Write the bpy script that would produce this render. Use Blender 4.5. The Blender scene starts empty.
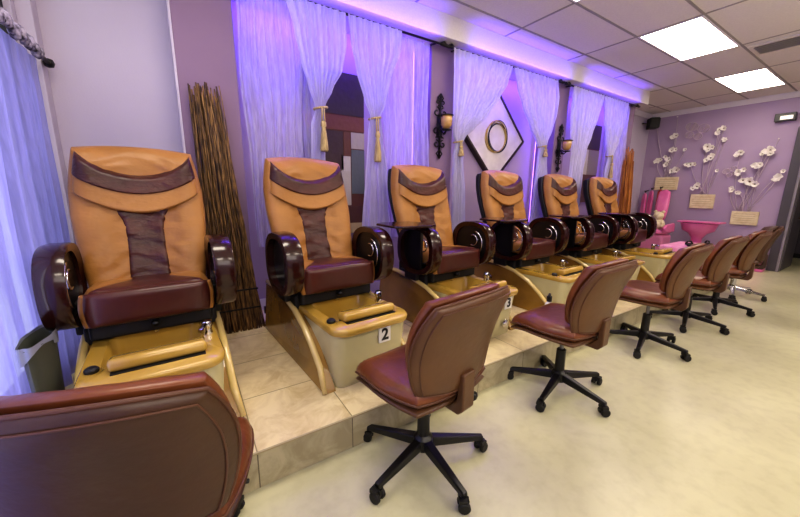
import bpy, bmesh, math, random
from mathutils import Vector, Matrix
random.seed(7)
PI=math.pi; R=math.radians
sc=bpy.context.scene
col=sc.collection
# ------------------------------------------------------------------ helpers
def new_obj(name,me,m=None,parent=None,smooth=False,label=None):
    if m is not None:
        if isinstance(m,(list,tuple)):
            for k in m: me.materials.append(k)
        else: me.materials.append(m)
    if smooth:
        for p in me.polygons: p.use_smooth=True
    o=bpy.data.objects.new(name,me); col.objects.link(o)
    if parent: o.parent=parent
    if label: o['label']=label
    return o
def tag(o,label,cat,group=None,kind=None):
    if label: o['label']=label
    if cat: o['category']=cat
    if group: o['group']=group
    if kind: o['kind']=kind
    return o
def struct(o): o['kind']='structure'; return o
def thing(name,loc,label,cat,group=None,rz=0):
    o=bpy.data.objects.new(name,None); col.objects.link(o)
    o.location=loc; o.rotation_euler=(0,0,rz); o.empty_display_size=.1
    return tag(o,label,cat,group)
def copy_tree(o,parent=None):
    c=o.copy(); col.objects.link(c)
    if parent: c.parent=parent
    for ch in list(o.children): copy_tree(ch,c)
    return c
class MB:
    """collects shapes into one mesh"""
    def __init__(s): s.v=[]; s.f=[]; s.mi=[]
    def add(s,vs,fs,mi=0):
        n=len(s.v); s.v+= [tuple(v) for v in vs]; s.f+=[tuple(i+n for i in f) for f in fs]; s.mi+=[mi]*len(fs)
    def box(s,x0,x1,y0,y1,z0,z1,mi=0,M=None):
        vs=[Vector((x,y,z)) for z in(z0,z1) for y in (y0,y1) for x in (x0,x1)]
        if M: vs=[M@v for v in vs]
        s.add(vs,[(0,2,3,1),(4,5,7,6),(0,1,5,4),(2,6,7,3),(0,4,6,2),(1,3,7,5)],mi)
    def tube(s,pts,r,seg=8,mi=0,caps=True,closed=False):
        pts=[Vector(p) for p in pts]; n=len(pts)
        rs=r if isinstance(r,(list,tuple)) else [r]*n
        vs=[];fs=[]
        up=None
        for i,p in enumerate(pts):
            if closed: t=pts[(i+1)%n]-pts[i-1]
            else: t=pts[min(i+1,n-1)]-pts[max(i-1,0)]
            t.normalize()
            if up is None:
                up=Vector((0,0,1)) if abs(t.z)<.9 else Vector((1,0,0))
            a=t.cross(up)
            if a.length<1e-4: up=Vector((0,1,0)); a=t.cross(up)
            a.normalize(); b=a.cross(t); up=b
            for k in range(seg):
                q=2*PI*k/seg; vs.append(p+(a*math.cos(q)+b*math.sin(q))*rs[i])
        m=n if closed else n-1
        for i in range(m):
            for k in range(seg):
                j=(i+1)%n
                fs.append((i*seg+k,i*seg+(k+1)%seg,j*seg+(k+1)%seg,j*seg+k))
        if caps and not closed:
            fs.append(tuple(range(seg))[::-1]); fs.append(tuple((n-1)*seg+k for k in range(seg)))
        s.add(vs,fs,mi)
    def lathe(s,prof,seg=20,M=None,mi=0):
        vs=[];fs=[]
        for r,z in prof:
            for k in range(seg):
                q=2*PI*k/seg; v=Vector((r*math.cos(q),r*math.sin(q),z)); vs.append(M@v if M else v)
        for i in range(len(prof)-1):
            for k in range(seg): fs.append((i*seg+k,i*seg+(k+1)%seg,(i+1)*seg+(k+1)%seg,(i+1)*seg+k))
        fs.append(tuple(range(seg))[::-1]); fs.append(tuple((len(prof)-1)*seg+k for k in range(seg)))
        s.add(vs,fs,mi)
    def prism(s,poly,d0,d1,axis='x',mi=0):
        n=len(poly)
        def mk(a,b,d): return {'x':(d,a,b),'y':(a,d,b),'z':(a,b,d)}[axis]
        vs=[mk(a,b,d0) for a,b in poly]+[mk(a,b,d1) for a,b in poly]
        fs=[tuple(range(n))[::-1],tuple(range(n,2*n))]+[(i,(i+1)%n,n+(i+1)%n,n+i) for i in range(n)]
        s.add(vs,fs,mi)
    def grid(s,fn,nu,nv,mi=0,closeu=False):
        vs=[fn(i/nu,j/nv) for j in range(nv+1) for i in range(nu+1)]
        fs=[(j*(nu+1)+i,j*(nu+1)+i+1,(j+1)*(nu+1)+i+1,(j+1)*(nu+1)+i) for j in range(nv) for i in range(nu)]
        s.add(vs,fs,mi)
    def build(s,name,m,parent=None,smooth=False,bevel=0,seg=2,label=None,auto=None,weld=True):
        me=bpy.data.meshes.new(name); me.from_pydata(s.v,[],s.f)
        for p,i in zip(me.polygons,s.mi): p.material_index=i
        bm=bmesh.new(); bm.from_mesh(me)
        if weld: bmesh.ops.remove_doubles(bm,verts=bm.verts,dist=1e-5)
        bmesh.ops.recalc_face_normals(bm,faces=bm.faces)
        if bevel:
            es=[e for e in bm.edges if len(e.link_faces)==2 and e.calc_face_angle(0)>R(35)]
            bmesh.ops.bevel(bm,geom=es,offset=bevel,segments=seg,affect='EDGES',profile=.5,clamp_overlap=True)
        if auto:
            for e in bm.edges:
                e.smooth = not (len(e.link_faces)==2 and e.calc_face_angle(0)>R(auto))
        bm.to_mesh(me); bm.free()
        return new_obj(name,me,m,parent,smooth or bool(auto),label)
def pillow_map(W,D,k,tt,tb,p=6):
    def S(a,b,side=1,h=0.):
        x=W*a*math.sqrt(max(0,1-k*b*b/2)); y=D*b*math.sqrt(max(0,1-k*a*a/2))
        m=max(abs(a),abs(b)); e=math.sqrt(max(0,1-m**p))
        t=(tt if side>0 else -tb)*e
        return (x,y,t+h)
    return S
def pillow(mb,S,warp,n=20,mi=0):
    # cosine spacing for a crisp rounded edge
    c=[-math.cos(PI*i/n) for i in range(n+1)]
    for side in (1,-1):
        mb.grid(lambda u,v:warp(*S(c[round(u*n)],c[round(v*n)],side)),n,n,mi)
def patch(mb,S,warp,ab,h,nu=20,nv=20,e=.25,mi=0,under=.006):
    cu=[-math.cos(PI*i/nu) for i in range(nu+1)]; cv=[-math.cos(PI*i/nv) for i in range(nv+1)]
    def fn(u,v):
        p=cu[round(u*nu)];q=cv[round(v*nv)]
        a,b=ab(p,q); d=min(1-abs(p),1-abs(q)); g=min(1,max(0,d/e)); g=math.sqrt(1-(1-g)**2)
        return warp(*S(a,b,1,-under+(h+under)*g))
    mb.grid(fn,nu,nv,mi)
# ------------------------------------------------------------------ materials
def mat(name):
    m=bpy.data.materials.new(name); m.use_nodes=True
    nt=m.node_tree; b=nt.nodes['Principled BSDF']; return m,nt,b
def rgb(h):
    h=h.lstrip('#'); c=[int(h[i:i+2],16)/255 for i in (0,2,4)]
    return tuple(x/12.92 if x<=.04045 else ((x+.055)/1.055)**2.4 for x in c)+(1,)
def simple(name,c,rough=.5,metal=0,coat=0,spec=.5,emit=None,es=0):
    m,nt,b=mat(name); b.inputs['Base Color'].default_value=rgb(c); b.inputs['Roughness'].default_value=rough
    b.inputs['Metallic'].default_value=metal; b.inputs['Coat Weight'].default_value=coat
    b.inputs['Specular IOR Level'].default_value=spec
    if emit: b.inputs['Emission Color'].default_value=rgb(emit); b.inputs['Emission Strength'].default_value=es
    return m
def noisy(name,c1,c2,scale=5,rough=.5,bump=0,bscale=None,stretch=(1,1,1),coat=0,lo=.35,hi=.65,metal=0,detail=4,spec=.5,bdist=.01,dist=0):
    m,nt,b=mat(name); N=nt.nodes; L=nt.links
    tc=N.new('ShaderNodeTexCoord'); mp=N.new('ShaderNodeMapping'); mp.inputs['Scale'].default_value=stretch
    L.new(tc.outputs['Object'],mp.inputs[0])
    no=N.new('ShaderNodeTexNoise'); no.inputs['Scale'].default_value=scale; no.inputs['Detail'].default_value=detail; no.inputs['Distortion'].default_value=dist
    L.new(mp.outputs[0],no.inputs[0])
    cr=N.new('ShaderNodeValToRGB'); cr.color_ramp.elements[0].position=lo; cr.color_ramp.elements[1].position=hi
    cr.color_ramp.elements[0].color=rgb(c1); cr.color_ramp.elements[1].color=rgb(c2)
    L.new(no.outputs[0],cr.inputs[0]); L.new(cr.outputs[0],b.inputs['Base Color'])
    b.inputs['Roughness'].default_value=rough; b.inputs['Coat Weight'].default_value=coat; b.inputs['Metallic'].default_value=metal
    b.inputs['Specular IOR Level'].default_value=spec
    if bump:
        n2=N.new('ShaderNodeTexNoise'); n2.inputs['Scale'].default_value=bscale or scale; n2.inputs['Detail'].default_value=3
        L.new(mp.outputs[0],n2.inputs[0])
        bp=N.new('ShaderNodeBump'); bp.inputs['Strength'].default_value=bump; bp.inputs['Distance'].default_value=bdist
        L.new(n2.outputs[0],bp.inputs['Height']); L.new(bp.outputs[0],b.inputs['Normal'])
    return m
M={}
M['tan']=noisy('tan_leather','#996a34','#a8773f',2,.40,.6,7,(1,1,1.6),spec=.4,bdist=.016,detail=2,dist=.6)
M['burg']=noisy('burgundy_leather','#3b1b15','#502720',5,.36,.8,10,(1,1,2.0),spec=.45,bdist=.016)
M['burg_s']=noisy('smooth_burgundy_leather','#3f1b15','#50251d',3,.3,.15,12,spec=.5)
M['stool']=noisy('worn_brown_leather','#522813','#7f4a2a',3.5,.3,.5,12,lo=.3,hi=.75,bdist=.01,spec=.45)
M['stoolback']=noisy('brown_leather_back','#50331d','#6a482a',3,.38,.15,30,lo=.3,hi=.75)
M['stool_d']=noisy('dark_brown_leather','#3c2516','#50341f',3,.42,.2,25,lo=.3,hi=.75)
M['piping']=simple('piping_leather','#5a3823',.5)
M['black']=simple('black_plastic','#0c0b0c',.35)
M['blackm']=simple('matte_black','#0a0909',.6)
M['wood']=simple('glossy_mahogany','#2a0d0a',.2,coat=.35,spec=.45)
M['wood2']=simple('dark_glossy_lacquer','#160808',.12,coat=1,spec=.6)
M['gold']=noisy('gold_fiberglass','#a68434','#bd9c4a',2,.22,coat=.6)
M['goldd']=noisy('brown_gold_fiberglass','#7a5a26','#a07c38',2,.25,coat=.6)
M['pearl']=noisy('pearl_fiberglass','#b0a87e','#c4bc92',2,.25,coat=.6)
M['crest']=simple('crest_highlight_gold','#c9b273',.22,coat=.6)  # paler gold paints in the highlight along the skirt ridge
M['chrome']=simple('chrome','#d8d8da',.12,metal=1)
M['white']=simple('white_plastic','#e6e4de',.4)
M['black_t']=simple('printed_black','#060606',.5)
M['steel']=simple('grey_metal','#77777c',.35,metal=.8)
M['iron']=simple('wrought_iron','#141013',.45,metal=.4)
M['amber']=simple('amber_glass','#b08a52',.2,coat=.5)
M['tassel']=noisy('tassel_thread','#8f7a52','#c4ad80',30,.8,stretch=(4,4,.3))
M['pink']=noisy('pink_vinyl','#cc5c98','#e07fb0',3,.35)
M['pinkc']=noisy('pink_towel','#d786ae','#e8a3c4',14,.9,.5,60)
M['red']=simple('red_vinyl','#b03a34',.4)
M['cream']=noisy('cream_plush','#c9b795','#e6d8ba',20,.9,.6,50)
M['cane']=noisy('cane_bark','#4a3220','#8f6c40',90,.6,stretch=(1,1,.12),lo=.4,hi=.62)
M['cane_d']=noisy('cane_bark_dark','#35231a','#745634',90,.65,stretch=(1,1,.12),lo=.42,hi=.62)
M['cane_o']=noisy('orange_cane','#7c4216','#b0702c',20,.6,stretch=(1,1,.2))
M['petal']=simple('silvery_white_petal','#e9e2dd',.35)
M['petal_c']=simple('flower_heart','#5d4038',.6)
M['stem']=simple('pale_wire_stem','#b9a7b8',.5)
M['plate']=noisy('cream_plaque','#cdbb98','#ddd0b2',12,.6)
M['led']=simple('led_strip_pink','#ffffff',.5,emit='#b070ff',es=2.5)
M['bin']=simple('grey_green_plastic','#50544a',.5)
M['bag']=simple('pale_liner','#8f94a8',.35)
def wallmat(name,c1,c2,rough=.7):
    return noisy(name,c1,c2,1.3,rough,.08,120,lo=.3,hi=.7)
M['lav']=wallmat('lavender_paint','#a08cab','#a793b1')
M['lavl']=wallmat('pale_lavender_paint','#b5abc0','#beb4c8')
M['lavd']=wallmat('mauve_pillar_paint','#7d6583','#846c8a')
M['trimw']=simple('white_trim','#d2cdd6',.4)
M['ceil']=noisy('ceiling_tile','#ccc5c1','#d2cbc7',60,.9,.15,200)
M['ceilgrid']=simple('ceiling_grid_metal','#908a88',.6)
M['greyf']=simple('grey_door_metal','#6c676d',.45)
M['darkw']=simple('dark_hall_paint','#4d4750',.7)
M['panel']=simple('light_diffuser','#ffffff',.5,emit='#fff1dc',es=15)
def floormat():
    m,nt,b=mat('cream_sheet_floor'); N=nt.nodes; L=nt.links
    tc=N.new('ShaderNodeTexCoord')
    n1=N.new('ShaderNodeTexNoise'); n1.inputs['Scale'].default_value=1.1; n1.inputs['Detail'].default_value=5; L.new(tc.outputs['Object'],n1.inputs[0])
    cr=N.new('ShaderNodeValToRGB'); cr.color_ramp.elements[0].color=rgb('#b4b08e'); cr.color_ramp.elements[1].color=rgb('#cbc8a6'); cr.color_ramp.elements[0].position=.32; cr.color_ramp.elements[1].position=.68
    L.new(n1.outputs[0],cr.inputs[0])
    n2=N.new('ShaderNodeTexNoise'); n2.inputs['Scale'].default_value=14; n2.inputs['Detail'].default_value=6; L.new(tc.outputs['Object'],n2.inputs[0])
    mx=N.new('ShaderNodeMix'); mx.data_type='RGBA'; mx.blend_type='MULTIPLY'; mx.inputs[0].default_value=.35
    c2=N.new('ShaderNodeValToRGB'); c2.color_ramp.elements[0].color=(.72,.7,.66,1); c2.color_ramp.elements[0].position=.3; c2.color_ramp.elements[1].position=.55
    L.new(n2.outputs[0],c2.inputs[0]); L.new(cr.outputs[0],mx.inputs[6]); L.new(c2.outputs[0],mx.inputs[7]); L.new(mx.outputs[2],b.inputs['Base Color'])
    b.inputs['Roughness'].default_value=.33
    return m
M['floor']=floormat()
def tilemat(name,c1,c2,g,ax,x0,w,y0,h):
    """square tiles with thin grout, seams at x0+k*w and y0+k*h of world axes ax"""
    m,nt,b=mat(name); N=nt.nodes; L=nt.links
    tc=N.new('ShaderNodeTexCoord'); sp=N.new('ShaderNodeSeparateXYZ'); L.new(tc.outputs['Object'],sp.inputs[0])
    def seam(sock,o,p):
        a=N.new('ShaderNodeMath'); a.operation='SUBTRACT'; L.new(sock,a.inputs[0]); a.inputs[1].default_value=o
        d=N.new('ShaderNodeMath'); d.operation='DIVIDE'; L.new(a.outputs[0],d.inputs[0]); d.inputs[1].default_value=p
        f=N.new('ShaderNodeMath'); f.operation='FRACT'; L.new(d.outputs[0],f.inputs[0])
        q=N.new('ShaderNodeMath'); q.operation='PINGPONG'; L.new(d.outputs[0],q.inputs[0]); q.inputs[1].default_value=.5
        l=N.new('ShaderNodeMath'); l.operation='LESS_THAN'; L.new(q.outputs[0],l.inputs[0]); l.inputs[1].default_value=.0028/p
        fl=N.new('ShaderNodeMath'); fl.operation='FLOOR'; L.new(d.outputs[0],fl.inputs[0])
        return l,fl
    s1,f1=seam(sp.outputs[ax[0]],x0,w); s2,f2=seam(sp.outputs[ax[1]],y0,h)
    mxs=N.new('ShaderNodeMath'); mxs.operation='MAXIMUM'; L.new(s1.outputs[0],mxs.inputs[0]); L.new(s2.outputs[0],mxs.inputs[1])
    cb=N.new('ShaderNodeCombineXYZ'); L.new(f1.outputs[0],cb.inputs[0]); L.new(f2.outputs[0],cb.inputs[1])
    sc_=N.new('ShaderNodeVectorMath'); sc_.operation='MULTIPLY'; L.new(cb.outputs[0],sc_.inputs[0]); sc_.inputs[1].default_value=(3.7,5.1,1)
    ad=N.new('ShaderNodeVectorMath'); L.new(tc.outputs['Object'],ad.inputs[0]); L.new(sc_.outputs[0],ad.inputs[1])
    no=N.new('ShaderNodeTexNoise'); no.inputs['Scale'].default_value=6; no.inputs['Detail'].default_value=7; no.inputs['Roughness'].default_value=.65; no.inputs['Distortion'].default_value=.8
    L.new(ad.outputs[0],no.inputs[0])
    cr=N.new('ShaderNodeValToRGB'); cr.color_ramp.elements[0].color=rgb(c1); cr.color_ramp.elements[1].color=rgb(c2); cr.color_ramp.elements[0].position=.36; cr.color_ramp.elements[1].position=.6
    L.new(no.outputs[0],cr.inputs[0])
    mx=N.new('ShaderNodeMix'); mx.data_type='RGBA'; L.new(mxs.outputs[0],mx.inputs[0]); L.new(cr.outputs[0],mx.inputs[6]); mx.inputs[7].default_value=rgb(g)
    L.new(mx.outputs[2],b.inputs['Base Color']); b.inputs['Roughness'].default_value=.3
    return m
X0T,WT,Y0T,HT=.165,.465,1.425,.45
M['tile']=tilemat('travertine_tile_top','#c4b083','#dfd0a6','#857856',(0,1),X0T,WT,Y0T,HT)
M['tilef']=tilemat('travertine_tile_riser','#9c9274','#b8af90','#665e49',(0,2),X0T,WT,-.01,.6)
def sheer(name,c,alpha,tr=.5,em=None,zs=0):
    m=bpy.data.materials.new(name); m.use_nodes=True; nt=m.node_tree; N=nt.nodes; L=nt.links
    N.remove(N['Principled BSDF']); out=N['Material Output']
    d=N.new('ShaderNodeBsdfDiffuse'); d.inputs[0].default_value=rgb(c)
    t=N.new('ShaderNodeBsdfTranslucent'); t.inputs[0].default_value=rgb(c)
    x=N.new('ShaderNodeBsdfTransparent')
    m1=N.new('ShaderNodeMixShader'); m1.inputs[0].default_value=tr; L.new(d.outputs[0],m1.inputs[1]); L.new(t.outputs[0],m1.inputs[2])
    m2=N.new('ShaderNodeMixShader')
    tc=N.new('ShaderNodeTexCoord'); mp=N.new('ShaderNodeMapping'); mp.inputs['Scale'].default_value=(1,1,.12); L.new(tc.outputs['Object'],mp.inputs[0])
    no=N.new('ShaderNodeTexNoise'); no.inputs['Scale'].default_value=38; no.inputs['Detail'].default_value=4; no.inputs['Distortion'].default_value=.6; L.new(mp.outputs[0],no.inputs[0])
    mr=N.new('ShaderNodeMapRange'); mr.inputs[1].default_value=.4; mr.inputs[2].default_value=.65; mr.inputs[3].default_value=alpha-.05; mr.inputs[4].default_value=min(1,alpha+.12); L.new(no.outputs[0],mr.inputs[0])
    L.new(mr.outputs[0],m2.inputs[0]); L.new(x.outputs[0],m2.inputs[1]); L.new(m1.outputs[0],m2.inputs[2]); L.new(m2.outputs[0],out.inputs[0])
    return m
M['sheer']=sheer('white_sheer_fabric','#dcd8f0',.48)
M['sheer_t']=sheer('white_sheer_gathered','#dcd7ee',.80,.45)
M['sheer_w']=sheer('blue_violet_sheer','#a8a3e6',.80,.6)
M['glass']=None
m=bpy.data.materials.new('window_glass'); m.use_nodes=True; nt=m.node_tree; N=nt.nodes; L=nt.links
N.remove(N['Principled BSDF']); g=N.new('ShaderNodeBsdfGlossy'); g.inputs['Roughness'].default_value=.02; x=N.new('ShaderNodeBsdfTransparent'); mm=N.new('ShaderNodeMixShader'); mm.inputs[0].default_value=.06
L.new(x.outputs[0],mm.inputs[1]); L.new(g.outputs[0],mm.inputs[2]); L.new(mm.outputs[0],N['Material Output'].inputs[0]); M['glass']=m
# ------------------------------------------------------------------ room
H=1.34; ZC=3.079; PZ=.187
XW=-.76; YN=3.35; YP=3.05; YS=2.95; XF=8.92; YR=-3.2
def boxobj(name,x0,x1,y0,y1,z0,z1,m,bevel=0,parent=None):
    b=MB(); b.box(x0,x1,y0,y1,z0,z1); return b.build(name,m,parent,bevel=bevel)
struct(boxobj('floor',XW-.2,11.6,YR-.1,3.8,-.1,0,M['floor']))
struct(boxobj('ceiling',XW-.2,11.6,YR-.1,3.8,ZC,ZC+.1,M['ceil']))
# T-bar grid
g=MB(); gx0,gdx,gy0,gdy=3.224,1.2336,2.642,.586
k=-3
while gx0+k*gdx<XF: 
    x=gx0+k*gdx; g.box(x-.012,x+.012,YR,YN,ZC-.004,ZC+.02); k+=1
k=-10
while gy0+k*gdy<YN:
    y=gy0+k*gdy; g.box(XW,XF,y-.012,y+.012,ZC-.0045,ZC+.02); k+=1
struct(g.build('trim_1',M['ceilgrid']))
# back wall with niches and projecting pillars
struct(boxobj('wall_back',XW-.2,6.66,YN,YN+.1,0,ZC,M['lav']))
w=MB(); w.box(6.66,XF+.1,3.6,3.7,0,ZC); w.box(6.56,6.66,3.3,3.7,0,ZC); struct(w.build('wall_back_far',M['lavl']))
for i,(x0,x1) in enumerate(((.045,.44),(2.333,2.655),(4.60,4.87),(6.66,6.91))):
    struct(boxobj('wall_pillar',x0,x1,YP,YN+.3,0,ZC,M['lavd'],.004))
# pale niche wall beside the window
struct(boxobj('wall_back_left',XW,.045,YN-.03,YN,0,ZC,M['lavl']))
struct(boxobj('trim_lit_side',.030,.045,YP-.004,YN-.03,PZ,ZC,M['lavl']))  # pale paint stands in for window light on the pillar's side face
# low walls closing the niches near the floor (niche sill level hidden behind chairs)
struct(boxobj('wall_far',XF,XF+.12,1.36,3.7,0,ZC,M['lav']))
struct(boxobj('wall_far_right',XF,XF+.12,YR,-.2,0,ZC,M['lav']))
struct(boxobj('wall_hall',11.3,11.4,YR,3.7,0,ZC,M['darkw']))
struct(boxobj('wall_hall_side',XF+.12,11.3,2.6,2.7,0,ZC,M['darkw']))
struct(boxobj('baseboard_hall',11.27,11.3,YR,2.6,0,.1,M['blackm']))
struct(boxobj('wall_right',XW-.2,11.6,YR-.1,YR,0,ZC,M['lavl']))
# crown and baseboards
c=MB(); c.prism([(XF,ZC-.09),(XF-.02,ZC-.09),(XF-.06,ZC-.03),(XF-.06,ZC),(XF,ZC)],1.36,3.6,'y'); struct(c.build('trim_3',M['trimw']))
c=MB(); c.prism([(3.6,ZC-.09),(3.58,ZC-.09),(3.54,ZC-.03),(3.54,ZC),(3.6,ZC)],6.91,XF-.06,'x'); struct(c.build('trim_4',M['trimw']))
b=MB()
b.box(.03,.44,YP-.015,YP,PZ,PZ+.115); b.box(.44,2.333,YN-.015,YN,PZ,PZ+.115); b.box(2.333,2.655,YP-.015,YP,PZ,PZ+.115)
b.box(2.655,4.6,YN-.015,YN,PZ,PZ+.115); b.box(4.6,4.87,YP-.015,YP,PZ,PZ+.115); b.box(XW,.03,YN-.045,YN-.03,PZ,PZ+.115)
b.box(.44,.455,YP,YN-.015,PZ,PZ+.115)
struct(b.build('baseboard_back',M['trimw'],bevel=.004))
struct(boxobj('baseboard_far',XF-.015,XF,1.36,3.6,0,.1,M['trimw']))
# niche soffits (top of each bay)
s=MB(); s.box(XW,6.93,2.865,YN,2.872,ZC); struct(s.build('trim_5',M['ceil'],bevel=.003))
# platform
p=MB(); p.box(XW,6.3,1.425,YN,0,PZ-.0015,0); 
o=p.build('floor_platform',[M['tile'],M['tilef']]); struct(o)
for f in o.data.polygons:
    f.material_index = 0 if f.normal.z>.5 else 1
struct(boxobj('trim_6',XW,6.3,1.420,1.430,PZ-.008,PZ,simple('tile_edge','#a79a78',.45)))
# window wall on the left
w=MB(); wy0,wy1,wz0,wz1=-1.6,3.14,.30,2.9
w.box(XW-.12,XW,YR,wy0,0,ZC); w.box(XW-.12,XW,wy1,YN+.1,0,ZC); w.box(XW-.12,XW,wy0,wy1,0,wz0); w.box(XW-.12,XW,wy0,wy1,wz1,ZC)
struct(w.build('wall_left',M['lavl']))
w=MB()
for y in (wy0,-.7,.25,1.2,2.0,2.78,wy1-.06): w.box(XW-.08,XW-.03,y,y+.05,wz0,wz1)
w.box(XW-.08,XW-.03,wy0,wy1,wz1-.05,wz1); w.box(XW-.08,XW-.03,wy0,wy1,wz0,wz0+.05); w.box(XW-.08,XW-.03,wy0,wy1,2.05,2.1)
fr=struct(w.build('window_1',M['blackm']))
gl=boxobj('window_pane',XW-.058,XW-.052,wy0,wy1,wz0,wz1,M['glass'],parent=fr)
w=MB(); w.box(XW,XW+.075,3.20,YN-.03,PZ,ZC); struct(w.build('trim_7',M['lavl'],bevel=.004))
# ------------------------------------------------------------------ ceiling panels, vent
panel_slots=[(1,0),(2,0),(0,0),(-1,0),(-2,0),(0,1),(1,1)]
def light_panel(x0,y0,label):
    t=thing('ceiling_light',(x0+.617,y0-.293,ZC),label,'ceiling light','ceiling light panels' if label is None else None)
    d=MB(); d.box(-.59,.59,-.265,.265,-.006,.0); d.build('diffuser',M['panel'],t)
    f=MB()
    for a in ((-.61,-.59,-.285,.285),(.59,.61,-.285,.285),(-.59,.59,-.285,-.265),(-.59,.59,.265,.285)): f.box(*a,-.010,0)
    f.build('frame',M['trimw'],t); return t
# the two the photograph shows, then the same rows continued over the rest of the room
light_panel(gx0+gdx,gy0-gdy,'nearer glowing ceiling light panel, left of the air vent')
light_panel(gx0+3*gdx,gy0-gdy,'farther and smaller glowing ceiling light panel near the far wall')
for i,(x,y) in enumerate(((gx0-gdx,gy0-gdy),(gx0-3*gdx+.01,gy0-gdy),(gx0-3*gdx+.01,gy0-6*gdy),(gx0-gdx,gy0-6*gdy),(gx0+gdx,gy0-6*gdy),(gx0+3*gdx,gy0-6*gdy))):
    if x-.0<XW: x=XW+.02
    light_panel(x,y,('ceiling light panel above the third pedicure chair','ceiling light panel above the first pedicure chair','ceiling light panel behind the viewer by the window','ceiling light panel behind the viewer, second from the window','ceiling light panel behind the viewer, third from the window','ceiling light panel on the open side of the room near the far wall')[i])
v=thing('air_vent',(0,0,0),'grey louvred ceiling air vent right of the light panels','air vent')
f=MB(); vx0,vx1,vy0,vy1=5.80,6.24,.55,1.445
for a in ((vx0,vx1,vy0,vy0+.04),(vx0,vx1,vy1-.04,vy1),(vx0,vx0+.05,vy0+.04,vy1-.04),(vx1-.05,vx1,vy0+.04,vy1-.04)): f.box(*a,ZC-.02,ZC)
f.build('frame',simple('vent_metal','#c9c2ba',.5),v,bevel=.003)
f=MB(); f.box(vx0+.05,vx1-.05,vy0+.04,vy1-.04,ZC-.003,ZC-.001); f.build('duct_shade',simple('vent_dark','#0c0b0b',.8),v)  # flat black sheet stands in for the shade inside the duct
for k in range(5):
    f=MB(); x=vx0+.095+k*.062; f.box(-.022,.022,vy0+.04,vy1-.04,-.002,.002,M=Matrix.Translation((x,0,ZC-.014))@Matrix.Rotation(R(-40),4,'Y')); f.build('louvre',simple('louvre_metal','#b9b1a8',.5) if k==0 else bpy.data.materials['louvre_metal'],v)
# ------------------------------------------------------------------ pedicure chairs
def mkfont(txt,size):
    cu=bpy.data.curves.new('t','FONT'); cu.body=txt; cu.size=size; cu.extrude=.0015; cu.align_x='CENTER'; cu.align_y='CENTER'; cu.offset=size*.025
    o=bpy.data.objects.new('t',cu); col.objects.link(o); bpy.context.view_layer.update()
    me=bpy.data.meshes.new_from_object(o.evaluated_get(bpy.context.evaluated_depsgraph_get())); bpy.data.objects.remove(o); return me
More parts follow.
